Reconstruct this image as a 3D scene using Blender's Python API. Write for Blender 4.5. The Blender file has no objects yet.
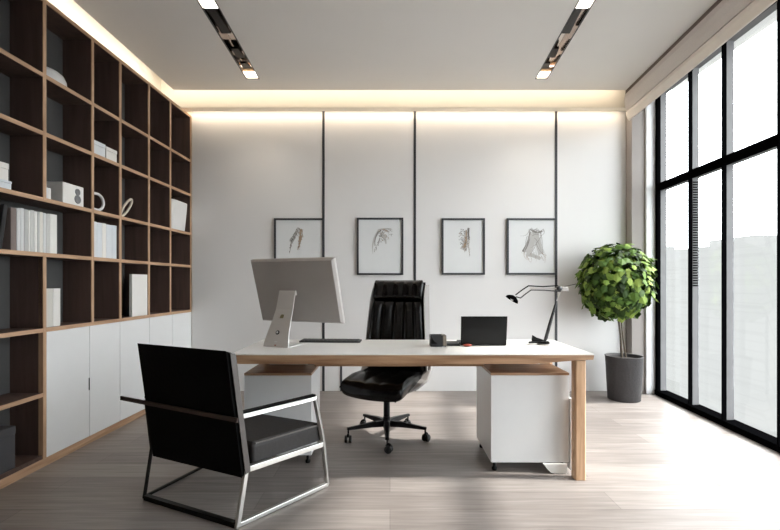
import bpy, bmesh, math, random
from mathutils import Vector, Matrix
R = math.radians
PI = math.pi
C = bpy.context.scene.collection
F, CX, CY, CAMZ = 441.0, 390.0, 283.0, 1.17

def at(px, py, d):
    """world point seen at photo position px,py at distance d"""
    return Vector(((px - CX) * d / F, d, CAMZ + (CY - py) * d / F))

# ------------------------------------------------------------------ materials
def new_mat(name):
    m = bpy.data.materials.new(name)
    m.use_nodes = True
    nt = m.node_tree
    b = nt.nodes.get('Principled BSDF')
    return m, nt, b

def lin(c):
    return tuple(((v / 255) / 12.92 if v / 255 <= .04045 else ((v / 255 + .055) / 1.055) ** 2.4) for v in c) + (1,)

def plain(name, rgb, rough=.5, metal=0.0, var=.06, scale=8.0, stretch=(1, 1, 1), bump=0.0, spec=.5, coat=0.0):
    m, nt, b = new_mat(name)
    N, L = nt.nodes, nt.links
    tc = N.new('ShaderNodeTexCoord'); mp = N.new('ShaderNodeMapping'); mp.inputs['Scale'].default_value = stretch
    no = N.new('ShaderNodeTexNoise'); no.inputs['Scale'].default_value = scale; no.inputs['Detail'].default_value = 4
    L.new(tc.outputs['Object'], mp.inputs['Vector']); L.new(mp.outputs['Vector'], no.inputs['Vector'])
    r = N.new('ShaderNodeValToRGB')
    c = lin(rgb)
    r.color_ramp.elements[0].position = .3; r.color_ramp.elements[1].position = .7
    r.color_ramp.elements[0].color = tuple(v * (1 - var) for v in c[:3]) + (1,)
    r.color_ramp.elements[1].color = tuple(min(1, v * (1 + var)) for v in c[:3]) + (1,)
    L.new(no.outputs['Fac'], r.inputs['Fac']); L.new(r.outputs['Color'], b.inputs['Base Color'])
    b.inputs['Roughness'].default_value = rough; b.inputs['Metallic'].default_value = metal
    b.inputs['Specular IOR Level'].default_value = spec
    b.inputs['Coat Weight'].default_value = coat
    if bump:
        bp = N.new('ShaderNodeBump'); bp.inputs['Strength'].default_value = bump; bp.inputs['Distance'].default_value = .01
        L.new(no.outputs['Fac'], bp.inputs['Height']); L.new(bp.outputs['Normal'], b.inputs['Normal'])
    return m

def wood(name, rgb_a, rgb_b, axis='x', rough=.45, scale=3.0, amount=14.0):
    m, nt, b = new_mat(name)
    N, L = nt.nodes, nt.links
    tc = N.new('ShaderNodeTexCoord'); mp = N.new('ShaderNodeMapping')
    st = {'x': (1, amount, amount), 'y': (amount, 1, amount), 'z': (amount, amount, 1)}[axis]
    mp.inputs['Scale'].default_value = st
    no = N.new('ShaderNodeTexNoise'); no.inputs['Scale'].default_value = scale; no.inputs['Detail'].default_value = 6
    no.inputs['Distortion'].default_value = .6
    L.new(tc.outputs['Object'], mp.inputs['Vector']); L.new(mp.outputs['Vector'], no.inputs['Vector'])
    r = N.new('ShaderNodeValToRGB')
    r.color_ramp.elements[0].position = .32; r.color_ramp.elements[1].position = .68
    r.color_ramp.elements[0].color = lin(rgb_a); r.color_ramp.elements[1].color = lin(rgb_b)
    L.new(no.outputs['Fac'], r.inputs['Fac']); L.new(r.outputs['Color'], b.inputs['Base Color'])
    b.inputs['Roughness'].default_value = rough
    return m

def emit(name, rgb, strength):
    m = bpy.data.materials.new(name); m.use_nodes = True
    nt = m.node_tree; nt.nodes.clear()
    o = nt.nodes.new('ShaderNodeOutputMaterial'); e = nt.nodes.new('ShaderNodeEmission')
    e.inputs['Color'].default_value = rgb + (1,); e.inputs['Strength'].default_value = strength
    nt.links.new(e.outputs[0], o.inputs['Surface'])
    return m

def glass_mat():
    m = bpy.data.materials.new('window_glass'); m.use_nodes = True
    nt = m.node_tree; nt.nodes.clear(); N, L = nt.nodes, nt.links
    o = N.new('ShaderNodeOutputMaterial'); mx = N.new('ShaderNodeMixShader')
    t = N.new('ShaderNodeBsdfTransparent'); g = N.new('ShaderNodeBsdfGlossy')
    t.inputs['Color'].default_value = (.97, .985, .98, 1); g.inputs['Roughness'].default_value = .02
    mx.inputs['Fac'].default_value = .05
    L.new(t.outputs[0], mx.inputs[1]); L.new(g.outputs[0], mx.inputs[2])
    L.new(mx.outputs[0], o.inputs['Surface'])
    return m

def floor_mat():
    m, nt, b = new_mat('floor_planks'); N, L = nt.nodes, nt.links
    tc = N.new('ShaderNodeTexCoord')
    br = N.new('ShaderNodeTexBrick')
    br.offset = .37; br.inputs['Scale'].default_value = 1.0
    br.inputs['Brick Width'].default_value = 1.9; br.inputs['Row Height'].default_value = .19
    br.inputs['Mortar Size'].default_value = .0022; br.inputs['Mortar Smooth'].default_value = .3
    br.inputs['Color1'].default_value = (.36, .36, .36, 1); br.inputs['Color2'].default_value = (.64, .64, .64, 1)
    br.inputs['Mortar'].default_value = (.16, .16, .16, 1)
    L.new(tc.outputs['Object'], br.inputs['Vector'])
    mp = N.new('ShaderNodeMapping'); mp.inputs['Scale'].default_value = (1.3, 26, 1)
    L.new(tc.outputs['Object'], mp.inputs['Vector'])
    no = N.new('ShaderNodeTexNoise'); no.inputs['Scale'].default_value = 2.2; no.inputs['Detail'].default_value = 7; no.inputs['Distortion'].default_value = .4
    L.new(mp.outputs['Vector'], no.inputs['Vector'])
    mix = N.new('ShaderNodeMix'); mix.data_type = 'RGBA'; mix.inputs['Factor'].default_value = .45
    L.new(no.outputs['Color'], mix.inputs['A']); L.new(br.outputs['Color'], mix.inputs['B'])
    bw = N.new('ShaderNodeRGBToBW'); L.new(mix.outputs['Result'], bw.inputs[0])
    r = N.new('ShaderNodeValToRGB')
    e = r.color_ramp.elements
    e[0].position = .2; e[0].color = lin((90, 83, 80))
    e[1].position = .72; e[1].color = lin((166, 158, 153))
    k = e.new(.48); k.color = lin((134, 126, 122))
    L.new(bw.outputs[0], r.inputs['Fac']); L.new(r.outputs['Color'], b.inputs['Base Color'])
    b.inputs['Roughness'].default_value = .42; b.inputs['Specular IOR Level'].default_value = .4
    bp = N.new('ShaderNodeBump'); bp.inputs['Strength'].default_value = .12; bp.inputs['Distance'].default_value = .004
    L.new(bw.outputs[0], bp.inputs['Height']); L.new(bp.outputs['Normal'], b.inputs['Normal'])
    return m

def leaf_mat():
    m, nt, b = new_mat('leaf_green'); N, L = nt.nodes, nt.links
    g = N.new('ShaderNodeNewGeometry'); r = N.new('ShaderNodeValToRGB')
    e = r.color_ramp.elements
    e[0].position = 0; e[0].color = lin((30, 44, 18)); e[1].position = 1; e[1].color = lin((142, 162, 78))
    k = e.new(.45); k.color = lin((66, 94, 36)); k = e.new(.75); k.color = lin((98, 126, 52))
    L.new(g.outputs['Random Per Island'], r.inputs['Fac']); L.new(r.outputs['Color'], b.inputs['Base Color'])
    b.inputs['Roughness'].default_value = .62; b.inputs['Specular IOR Level'].default_value = .2
    b.inputs['Transmission Weight'].default_value = 0
    return m

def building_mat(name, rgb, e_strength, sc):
    """pale glowing surface with daylight haze put into its colour, and a faint grid of windows"""
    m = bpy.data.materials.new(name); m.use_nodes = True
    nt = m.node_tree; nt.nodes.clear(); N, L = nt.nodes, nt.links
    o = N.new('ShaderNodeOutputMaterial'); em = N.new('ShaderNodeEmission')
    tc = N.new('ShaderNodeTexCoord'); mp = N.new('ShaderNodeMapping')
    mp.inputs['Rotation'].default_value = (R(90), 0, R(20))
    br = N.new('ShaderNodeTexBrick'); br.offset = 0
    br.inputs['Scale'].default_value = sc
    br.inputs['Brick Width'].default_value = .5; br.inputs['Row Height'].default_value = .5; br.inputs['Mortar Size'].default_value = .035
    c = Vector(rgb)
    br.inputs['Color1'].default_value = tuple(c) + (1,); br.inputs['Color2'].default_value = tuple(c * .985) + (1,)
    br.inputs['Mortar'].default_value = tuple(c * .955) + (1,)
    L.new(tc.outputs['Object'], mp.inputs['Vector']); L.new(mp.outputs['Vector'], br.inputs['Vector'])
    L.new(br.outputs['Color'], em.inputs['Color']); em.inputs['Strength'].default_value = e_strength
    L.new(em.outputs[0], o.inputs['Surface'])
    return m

M = {}
M['wall'] = plain('wall_paint', (224, 221, 219), .75, var=.012, scale=3)
M['wall_panel'] = plain('wall_panel_paint', (221, 219, 218), .6, var=.01, scale=2)
M['ceiling'] = plain('ceiling_paint', (238, 236, 234), .85, var=.01, scale=2)
M['pier'] = plain('pier_paint', (156, 149, 145), .8, var=.02)
M['cove'] = plain('cove_paint', (240, 234, 222), .8, var=.01)
M['floor'] = floor_mat()
M['oak'] = wood('oak_edge', (160, 126, 98), (196, 162, 132), 'y', .5)
M['oak_v'] = wood('oak_edge_upright', (160, 126, 98), (198, 164, 134), 'z', .5)
M['desk_wood'] = wood('desk_oak', (138, 102, 74), (186, 150, 118), 'x', .42, 2.2, 16)
M['leg_wood'] = wood('desk_leg_oak', (178, 140, 106), (212, 176, 142), 'z', .45)
M['dark_wood'] = wood('dark_walnut', (74, 57, 51), (92, 72, 65), 'z', .55, 2.0, 10)
M['back_dark'] = plain('dark_grey_back', (72, 71, 71), .7)
M['white_lacquer'] = plain('white_lacquer', (222, 223, 224), .35, var=.01)
M['white_top'] = plain('white_laminate', (236, 234, 231), .3, var=.01)
M['black_metal'] = plain('black_metal', (6, 6, 7), .6, 0, spec=0.0)
M['black_trim'] = plain('charcoal_trim', (52, 53, 58), .4, .2)
M['frame_dark'] = plain('charcoal_frame', (46, 47, 52), .5)
M['grey_alu'] = plain('grey_aluminium', (112, 111, 112), .6, .0, spec=.2)
M['chrome'] = plain('polished_steel', (205, 203, 200), .32, .8, var=.02)
M['shaded_steel'] = plain('shaded_steel', (24, 21, 20), .35, .3, spec=.2)  # armchair steel with its dark reflections put into the colour
M['strap'] = plain('bronzed_strap', (66, 54, 50), .5, spec=.2)
M['black_leather'] = plain('black_leather', (7, 7, 8), .6, scale=60, bump=.15, spec=.08)
M['seat_leather'] = plain('charcoal_leather', (50, 48, 48), .5, scale=60, bump=.12, spec=.25)
M['gloss_leather'] = plain('glossy_black_leather', (7, 6, 7), .25, scale=40, bump=.05, spec=.35)
M['chair_shell'] = plain('warm_grey_shell', (140, 136, 134), .45)
M['piping'] = plain('grey_piping', (84, 79, 77), .4)
M['black_plastic'] = plain('black_plastic', (8, 8, 9), .4, spec=.2)
M['rubber'] = plain('dark_rubber', (24, 24, 25), .6)
M['alu'] = plain('satin_aluminium', (172, 167, 164), .42, .15, var=.02)
M['alu_light'] = plain('bright_aluminium', (208, 204, 201), .38, .1, var=.02)
M['olive'] = plain('olive_mark', (126, 118, 88), .5)
M['screen'] = plain('dark_screen', (14, 14, 16), .12)
M['lid'] = plain('dark_lid', (17, 17, 18), .4, spec=.2)
M['keys'] = plain('charcoal_keys', (52, 52, 54), .5)
M['slate'] = plain('slate_grey', (48, 48, 50), .45)
M['lit_tan_grey'] = plain('lit_tan_grey', (116, 108, 98), .5)
M['red'] = plain('rust_red', (150, 62, 44), .5)
M['red_tag'] = plain('red_tag', (200, 30, 36), .5)
M['pot'] = plain('charcoal_pot', (62, 60, 61), .8, scale=60, bump=.3, var=.12)
M['soil'] = plain('soil', (40, 32, 26), .9, scale=40, bump=.6, var=.4)
M['bark'] = plain('grey_bark', (84, 74, 62), .8, scale=20, bump=.5, var=.25)
M['leaf'] = leaf_mat()
M['pelmet'] = plain('pelmet_fabric', (206, 199, 195), .85, scale=120, bump=.12, var=.04)
M['pelmet_rail'] = plain('pelmet_rail', (226, 217, 208), .6, var=.03)
M['pelmet_dark'] = plain('pelmet_shadow_gap', (112, 100, 94), .8)
M['paper'] = plain('art_paper', (218, 219, 219), .7, var=.01)
M['ink'] = plain('grey_ink', (132, 128, 124), .8)
M['ink_dark'] = plain('dark_ink', (78, 74, 70), .8)
M['ink_brown'] = plain('sepia_ink', (158, 134, 112), .8)
M['ink_pale'] = plain('pale_wash', (184, 182, 179), .8)
M['white_ceramic'] = plain('white_ceramic', (214, 214, 215), .4, var=.01)
M['white_box'] = plain('white_card', (222, 220, 217), .6, var=.02)
M['cool_box'] = plain('cool_white_card', (206, 211, 217), .6, var=.02)
M['cream_ring'] = plain('cream_ceramic', (206, 196, 182), .5)
M['box_grey'] = plain('grey_board', (62, 62, 66), .7)
M['speaker_grey'] = plain('speaker_mesh', (120, 121, 124), .6)
M['glass'] = glass_mat()
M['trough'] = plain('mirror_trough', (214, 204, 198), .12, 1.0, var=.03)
M['trough_dark'] = plain('dark_reflection', (26, 22, 22), .2, .6)
M['trough_gold'] = plain('brass_reflection', (190, 150, 100), .3, .6)
M['lamp_on'] = emit('lit_lens', (1.0, .95, .84), 6)
book_mats = [plain('book_cloth_%d' % i, c, .65, var=.03, scale=30, stretch=(1, 1, .2)) for i, c in enumerate(
    [(205, 206, 207), (190, 190, 189), (222, 221, 218), (176, 176, 176), (214, 211, 204), (200, 198, 192)])]
M['taupe'] = plain('taupe_cloth', (118, 106, 102), .7)
M['black_cloth'] = plain('black_cloth', (26, 26, 29), .7)
M['page'] = plain('page_block', (226, 222, 212), .8, scale=80, stretch=(1, 8, 1))

# ------------------------------------------------------------------ mesh builder
class MB:
    def __init__(self):
        self.v, self.f, self.mi, self.sm = [], [], [], []
        self.cur = 0; self.smooth = False
    def add(self, vs, fs, smooth=None):
        b = len(self.v); self.v.extend(Vector(p) for p in vs)
        for f in fs:
            self.f.append(tuple(b + i for i in f)); self.mi.append(self.cur); self.sm.append(self.smooth if smooth is None else smooth)
        return self
    def box(self, a, b):
        x0, y0, z0 = a; x1, y1, z1 = b
        if x0 > x1: x0, x1 = x1, x0
        if y0 > y1: y0, y1 = y1, y0
        if z0 > z1: z0, z1 = z1, z0
        return self.hexa([(x0, y0), (x1, y0), (x1, y1), (x0, y1)], z0, z1)
    def hexa(self, q, z0, z1):
        return self.prism([(p[0], p[1]) for p in q], z0, z1)
    def prism(self, q, z0, z1):
        n = len(q)
        vs = [(x, y, z0) for x, y in q] + [(x, y, z1) for x, y in q]
        fs = [tuple(range(n - 1, -1, -1)), tuple(range(n, 2 * n))] + [(i, (i + 1) % n, n + (i + 1) % n, n + i) for i in range(n)]
        return self.add(vs, fs)
    def extrude(self, pts, d):
        """polygon of 3-D points swept by the vector d"""
        n = len(pts); d = Vector(d)
        vs = [Vector(p) for p in pts] + [Vector(p) + d for p in pts]
        fs = [tuple(range(n - 1, -1, -1)), tuple(range(n, 2 * n))] + [(i, (i + 1) % n, n + (i + 1) % n, n + i) for i in range(n)]
        return self.add(vs, fs)
    def loft(self, rings, close=True, caps=True, smooth=True):
        n = len(rings[0]); b = len(self.v)
        vs = [p for r in rings for p in r]; fs = []
        for k in range(len(rings) - 1):
            for i in range(n if close else n - 1):
                j = (i + 1) % n
                fs.append((k * n + i, k * n + j, (k + 1) * n + j, (k + 1) * n + i))
        self.add(vs, fs, smooth)
        if caps:
            self.add([Vector(p) for p in rings[0]], [tuple(range(n - 1, -1, -1))], False)
            self.add([Vector(p) for p in rings[-1]], [tuple(range(n))], False)
        return self
    def sweep(self, pts, r, n=8, closed=False, up=(0, 0, 1), flat=None, phase=0.0):
        """tube along pts; r is a radius, a list of radii, or flat=(half width, half height) for a flat bar"""
        P = [Vector(p) for p in pts]; m = len(P)
        rings = []
        T = []
        for i in range(m):
            a = P[(i - 1) % m] if (i or closed) else None
            c = P[(i + 1) % m] if (i < m - 1 or closed) else None
            d1 = (P[i] - a).normalized() if a is not None else None
            d2 = (c - P[i]).normalized() if c is not None else None
            if d1 is None: t = d2; k = 1
            elif d2 is None: t = d1; k = 1
            else:
                t = (d1 + d2).normalized(); k = 1 / max(.45, t.dot(d1))
            T.append((t, k, d1 or d2, d2 or d1))
        upv = Vector(up)
        side = None
        for i in range(m):
            t, k, d1, d2 = T[i]
            if side is None:
                u0 = upv if abs(t.dot(upv)) < .95 else Vector((1, 0, 0))
                side = t.cross(u0).normalized()
            side = (side - t * side.dot(t)).normalized()
            nrm = side.cross(t).normalized()
            bis = (d2 - d1)
            rr = r[i] if isinstance(r, (list, tuple)) else r
            ring = []
            if flat:
                for sx, sy in ((-1, -1), (1, -1), (1, 1), (-1, 1)):
                    o = side * flat[0] * sx + nrm * flat[1] * sy
                    if bis.length > 1e-4:
                        bn = bis.normalized(); o = o + bn * (o.dot(bn) * (k - 1))
                    ring.append(P[i] + o)
            else:
                for q in range(n):
                    a = 2 * PI * q / n + phase
                    o = side * math.cos(a) * rr + nrm * math.sin(a) * rr
                    if bis.length > 1e-4:
                        bn = bis.normalized(); o = o + bn * (o.dot(bn) * (k - 1))
                    ring.append(P[i] + o)
            rings.append(ring)
        if closed:
            rings.append(rings[0])
        return self.loft(rings, True, not closed, smooth=not flat and n > 5)
    def lathe(self, prof, c=(0, 0, 0), n=32, axis='z', caps=True):
        rings = []
        for r, h in prof:
            ring = []
            for i in range(n):
                a = 2 * PI * i / n
                p = {'z': (r * math.cos(a), r * math.sin(a), h), 'y': (r * math.cos(a), h, -r * math.sin(a)), 'x': (h, r * math.cos(a), r * math.sin(a))}[axis]
                ring.append(Vector(c) + Vector(p))
            rings.append(ring)
        return self.loft(rings, True, caps)
    def grid_solid(self, fn, nu, nv):
        """closed cushion: fn(u,v,side) with u,v in -1..1 and side +1 / -1; borders of both sides meet"""
        vs, fs = [], []
        for s in (1, -1):
            b = len(vs)
            for j in range(nv + 1):
                for i in range(nu + 1):
                    vs.append(fn(-1 + 2 * i / nu, -1 + 2 * j / nv, s))
            for j in range(nv):
                for i in range(nu):
                    q = (b + j * (nu + 1) + i, b + j * (nu + 1) + i + 1, b + (j + 1) * (nu + 1) + i + 1, b + (j + 1) * (nu + 1) + i)
                    fs.append(q if s > 0 else q[::-1])
        return self.add(vs, fs, True)
    def build(self, name, mat, parent=None, bevel=0.0, seg=2, weld=False, auto=False):
        off = ORG.get(parent.name, Vector((0, 0, 0))) if parent is not None else Vector((0, 0, 0))
        me = bpy.data.meshes.new(name)
        me.from_pydata([tuple(p - off) for p in self.v], [], self.f)
        mats = mat if isinstance(mat, list) else [mat]
        for mm in mats: me.materials.append(mm)
        me.polygons.foreach_set('material_index', self.mi)
        me.polygons.foreach_set('use_smooth', self.sm)
        bm = bmesh.new(); bm.from_mesh(me)
        if weld: bmesh.ops.remove_doubles(bm, verts=bm.verts, dist=1e-5)
        bmesh.ops.recalc_face_normals(bm, faces=bm.faces)
        bm.to_mesh(me); bm.free(); me.update()
        o = bpy.data.objects.new(name, me); C.objects.link(o)
        if parent is not None:
            o.parent = parent; ORG[o.name] = off
        if bevel:
            md = o.modifiers.new('bevel', 'BEVEL'); md.width = bevel; md.segments = seg; md.limit_method = 'ANGLE'; md.angle_limit = R(40)
            md.harden_normals = False
        return o
ORG = {}

def tag(o, label=None, cat=None, group=None, kind=None):
    if label: o['label'] = label
    if cat: o['category'] = cat
    if group: o['group'] = group
    if kind: o['kind'] = kind
    return o

def thing(name, label, cat, loc=(0, 0, 0), group=None, local=False, rotz=0.0):
    """an Empty at the thing's base; its parts are given in world coordinates unless local"""
    o = bpy.data.objects.new(name, None); C.objects.link(o)
    o.empty_display_size = .1
    o.location = loc; o.rotation_euler = (0, 0, rotz)
    ORG[o.name] = Vector((0, 0, 0)) if local else Vector(loc)
    return tag(o, label, cat, group)

def struct(mb, name, mat, parent=None, bevel=0.0):
    o = mb.build(name, mat, parent, bevel)
    if parent is None: o['kind'] = 'structure'
    return o

def solo(mb, name, mat, label, cat, group=None, bevel=0.0, seg=2):
    return tag(mb.build(name, mat, None, bevel, seg), label, cat, group)

# ------------------------------------------------------------------ room shell
XL, YB, YR, ZC, ZR = -2.495, 4.80, -2.2, 3.20, 3.55
EDGE_Y, EDGE_X = 4.64, -2.275          # free edges of the dropped ceiling (light coves behind them)
def xw(d): return 2.80 - .065 * (4.64 - d)
struct(MB().prism([(XL - .1, YR - .1), (xw(YR) + .1, YR - .1), (xw(YB) + .1, YB + .1), (XL - .1, YB + .1)], -.1, 0), 'floor', M['floor'])
struct(MB().box((XL - .15, YR - .1, 0), (XL, YB + .1, ZR)), 'wall_left', M['cove'])
struct(MB().box((XL, YB, 0), (2.87, YB + .12, ZR)), 'wall_back', M['cove'])
struct(MB().box((XL, YR - .12, 0), (3.1, YR, ZR)), 'wall_front', M['wall'])
# wall panelling with a slim ledge at its top that hides a light line
pm = MB()
joints = [-2.150, (323.5 - CX) * 4.78 / F, (414.8 - CX) * 4.78 / F, (556 - CX) * 4.78 / F, 2.56]
for a, b in zip(joints[:-1], joints[1:]):
    pm.box((a + .004, YB - .02, 0.0), (b - .004, YB - .0005, 3.0325))
wp = struct(pm, 'trim_1', M['wall_panel'])
struct(MB().box((XL + .001, YB - .11, 3.033), (2.56, YB - .0005, 3.042)), 'trim_2', M['cove'])
for i, jx in enumerate(joints[1:-1]):
    struct(MB().box((jx - .013, YB - .026, .0), (jx + .013, YB - .0205, 3.03)), 'trim_%d' % (3 + i), M['black_trim'])
struct(MB().box(((340.2 - CX) * 4.78 / F, YB - .026, 0), ((342.2 - CX) * 4.78 / F, YB - .0205, .42)), 'trim_6', M['black_trim'])

# right-hand pier and pale jamb before the window
struct(MB().box((2.562, 4.67, 0), (2.70, YB - .001, ZR)), 'trim_9', M['pier'])
struct(MB().box((2.701, 4.642, 0), (2.87, YB - .001, ZR)), 'trim_7', M['white_lacquer'])
struct(MB().hexa([(xw(4.64) - .02, 4.641), (xw(4.64) + .1, 4.641), (xw(YR) + .1, YR - .1), (xw(YR) - .02, YR - .1)], 3.1945, ZR), 'trim_8', M['wall'])

# ceiling with two slots for the recessed lights
def slot_quad(x_near, x_far, w, d0, d1):
    h = w / 2
    return [(x_near - h, d0), (x_near + h, d0), (x_far + h, d1), (x_far - h, d1)]
SLOTS = [slot_quad(-1.318, -1.362, .118, 3.08, 4.375), slot_quad(1.408, 1.502, .108, 3.08, 4.375)]
bm = bmesh.new()
def loop(pts):
    vs = [bm.verts.new((x, y, ZC)) for x, y in pts]
    for i in range(len(vs)): bm.edges.new((vs[i], vs[(i + 1) % len(vs)]))
loop([(EDGE_X, YR), (3.0, YR), (3.0, EDGE_Y), (EDGE_X, EDGE_Y)])
for s in SLOTS: loop(s)
bmesh.ops.triangle_fill(bm, use_beauty=True, use_dissolve=False, edges=bm.edges[:])
cv = [tuple(v.co) for v in bm.verts]; bm.verts.index_update(); cf = [tuple(v.index for v in f.verts) for f in bm.faces]
bm.free()
cm = MB(); cm.add(cv, cf)
cm.box((EDGE_X, YR, ZC + .0005), (EDGE_X + .02, EDGE_Y, ZC + .04)); cm.box((EDGE_X, EDGE_Y - .02, ZC + .0005), (3.0, EDGE_Y, ZC + .04))
struct(cm, 'ceiling', M['ceiling'])
struct(MB().box((XL - .15, YR - .1, ZR), (3.0, YB + .1, ZR + .1)), 'roof_slab', M['cove'])

# recessed lights
for i, s in enumerate(SLOTS):
    cx = sum(p[0] for p in s) / 4; cy = sum(p[1] for p in s) / 4
    t = thing('recessed_ceiling_light', ['long slim recessed ceiling light over the bookcase side, dark mirrored trough',
              'long slim recessed ceiling light over the window side, pale mirrored trough'][i], 'ceiling light', (cx, cy, ZC), 'recessed ceiling lights')
    n0, n1, f1, f0 = [Vector((p[0], p[1], 0)) for p in s]
    def sp(u, v, z): return (n0.lerp(n1, u).lerp(f0.lerp(f1, u), v)) + Vector((0, 0, z))
    e = .012
    tr = MB()
    q = [sp(.02, .002, 0), sp(.98, .002, 0), sp(.98, .998, 0), sp(.02, .998, 0)]
    b = len(tr.v)
    tr.add([p + Vector((0, 0, ZC + .001)) for p in q] + [p + Vector((0, 0, ZC + .06)) for p in q],
           [(0, 1, 5, 4), (1, 2, 6, 5), (2, 3, 7, 6), (3, 0, 4, 7), (4, 5, 6, 7)])
    tr.build('trough', M['trough'], t)
    fr = MB()   # thin flange round the slot
    for (a, bb) in (((-.06, -.008), (1.06, -.001)), ((-.06, 1.001), (1.06, 1.008))):
        p = [sp(a[0], a[1], ZC - .003), sp(bb[0], a[1], ZC - .003), sp(bb[0], bb[1], ZC - .003), sp(a[0], bb[1], ZC - .003)]
        fr.extrude(p, (0, 0, .0028))
    for (ua, ub) in ((-.06, .02), (.98, 1.06)):
        p = [sp(ua, -.001, ZC - .003), sp(ub, -.001, ZC - .003), sp(ub, 1.001, ZC - .003), sp(ua, 1.001, ZC - .003)]
        fr.extrude(p, (0, 0, .0028))
    fr.build('flange', M['black_trim'], t)
    for (va, vb) in ((.082, .152), (.925, .990)):
        ln = MB(); p = [sp(.06, va, ZC + .012), sp(.94, va, ZC + .012), sp(.94, vb, ZC + .012), sp(.06, vb, ZC + .012)]
        ln.extrude(p, (0, 0, .02)); ln.build('lens', M['lamp_on'], t)
    for (va, vb, mt) in ((.16, .42, 'trough_dark'), (.60, .72, 'trough_dark'), (.80, .88, 'trough_dark'), (.885, .922, 'trough_gold'), (.02, .075, 'trough_gold')):  # dark and brassy patches imitate reflections in the mirrored trough
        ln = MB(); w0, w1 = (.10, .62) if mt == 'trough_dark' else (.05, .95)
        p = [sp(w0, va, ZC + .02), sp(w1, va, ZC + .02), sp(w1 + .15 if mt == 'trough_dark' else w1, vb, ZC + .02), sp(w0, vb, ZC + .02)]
        ln.extrude(p, (0, 0, .02)); ln.build('reflection_patch', M[mt], t)

# ------------------------------------------------------------------ window wall
def W(d, off, z): return Vector((xw(d) + off, d, z))
struct(MB().hexa([(xw(.24), .24), (xw(.24) + .15, .24), (xw(YR) + .15, YR - .1), (xw(YR), YR - .1)], 0, 3.194), 'wall_right_blocker', M['wall'])  # unseen solid stretch, added to cut window light from behind the camera
win = bpy.data.objects.new('window_1', None); C.objects.link(win); win['kind'] = 'structure'; ORG['window_1'] = Vector((0, 0, 0))
BAYS = [4.615, 4.065, 3.615, 3.055, 2.50, 1.94, 1.38, .82, .26]
WE = .25
def wbar(mb, d0, d1, o0, o1, z0, z1):
    mb.hexa([(xw(d0) + o0, d0), (xw(d0) + o1, d0), (xw(d1) + o1, d1), (xw(d1) + o0, d1)], z0, z1)
TR0, TR1, ZT = 2.135, 2.205, 3.192
bl = MB(); gr = MB()
wbar(bl, 4.64, WE, -.02, .02, 0.0005, .050)
wbar(bl, 4.64, WE, -.01, .03, TR0, TR1)
wbar(bl, 4.64, WE, -.01, .03, 3.155, ZT)
wbar(bl, 4.64, WE, .021, .098, 0.0005, .05); wbar(gr, 4.64, WE, .03, .10, TR0 + .008, TR1 - .008); wbar(gr, 4.64, WE, .03, .10, 3.155, ZT)
for i, d in enumerate(BAYS):
    w = .022 if i == 0 else .0065
    wbar(bl, d + w, d - w, -.012, .022, .051, TR0); wbar(bl, d + w, d - w, -.012, .022, TR1, 3.16)
    wbar(gr, d + w, d - w, .022, .082, .05, TR0 + .01); wbar(gr, d + w, d - w, .022, .082, TR1 - .01, 3.16)
bl.build('frame', M['black_metal'], win); gr.build('mullion', M['grey_alu'], win)
for a, b in zip(BAYS[:-1], BAYS[1:]):
    for z0, z1 in ((.05, TR0 + .008), (TR1 - .008, 3.156)):
        p = MB(); wbar(p, a - .007, b + .007, .074, .079, z0, z1); p.build('pane', M['glass'], win)
vs = MB()
for k in range(42):
    z = 1.14 + k * .0232
    wbar(vs, 4.058, 4.053, .024, .068, z, z + .012)
vs.build('ribbed_strip', M['black_metal'], win)

# pelmet over the window: fabric-faced box with a pale bottom rail
def pel(d, x, z): return Vector((x - .091 * (4.64 - d), d, z))
PA, PB = 4.638, -2.19
pt = thing('window_pelmet', 'long fabric-faced pelmet box with pale bottom rail above the tall window', 'pelmet', (2.4, 2.0, 2.87))
def pext(prof, name, mat):
    mb = MB(); a = [pel(PA, x, z) for x, z in prof]; b = [pel(PB, x, z) for x, z in prof]
    mb.loft([a, b], True, True, smooth=False); mb.build(name, mat, pt)
pext([(2.484, 3.1985), (2.474, 3.155), (2.62, 3.155), (2.62, 3.1985)], 'top_rail', M['pelmet_dark'])
pext([(2.474, 3.154), (2.464, 3.10), (2.470, 3.03), (2.486, 2.978), (2.62, 2.978), (2.62, 3.154)], 'fabric_front', M['pelmet'])
pext([(2.500, 2.977), (2.500, 2.966), (2.62, 2.966), (2.62, 2.977)], 'shadow_gap', M['pelmet_dark'])
pext([(2.480, 2.965), (2.482, 2.935), (2.508, 2.880), (2.522, 2.880), (2.522, 2.965)], 'bottom_rail', M['pelmet_rail'])

# ------------------------------------------------------------------ outside
struct(MB().box((3.4, -60, -15.2), (260, 260, -15)), 'ground_exterior', building_mat('haze_tinted_ground', (.80, .812, .80), 1.0, .02))
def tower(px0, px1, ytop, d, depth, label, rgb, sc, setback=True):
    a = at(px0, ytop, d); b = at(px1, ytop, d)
    m = building_mat('haze_tinted_facade', rgb, 1.0, sc)
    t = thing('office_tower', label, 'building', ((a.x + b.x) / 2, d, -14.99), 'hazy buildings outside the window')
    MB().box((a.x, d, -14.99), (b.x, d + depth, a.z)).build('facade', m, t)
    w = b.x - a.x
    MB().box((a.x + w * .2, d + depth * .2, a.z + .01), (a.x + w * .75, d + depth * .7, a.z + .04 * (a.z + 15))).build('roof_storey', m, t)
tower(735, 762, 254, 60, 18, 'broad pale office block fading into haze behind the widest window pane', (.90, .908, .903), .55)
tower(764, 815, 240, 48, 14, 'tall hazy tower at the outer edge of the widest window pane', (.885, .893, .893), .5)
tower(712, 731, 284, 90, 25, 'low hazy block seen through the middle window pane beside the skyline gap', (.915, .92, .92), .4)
tower(699, 707, 292, 105, 20, 'small hazy tower in the middle window pane next to the ribbed strip', (.92, .925, .925), .4)
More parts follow.
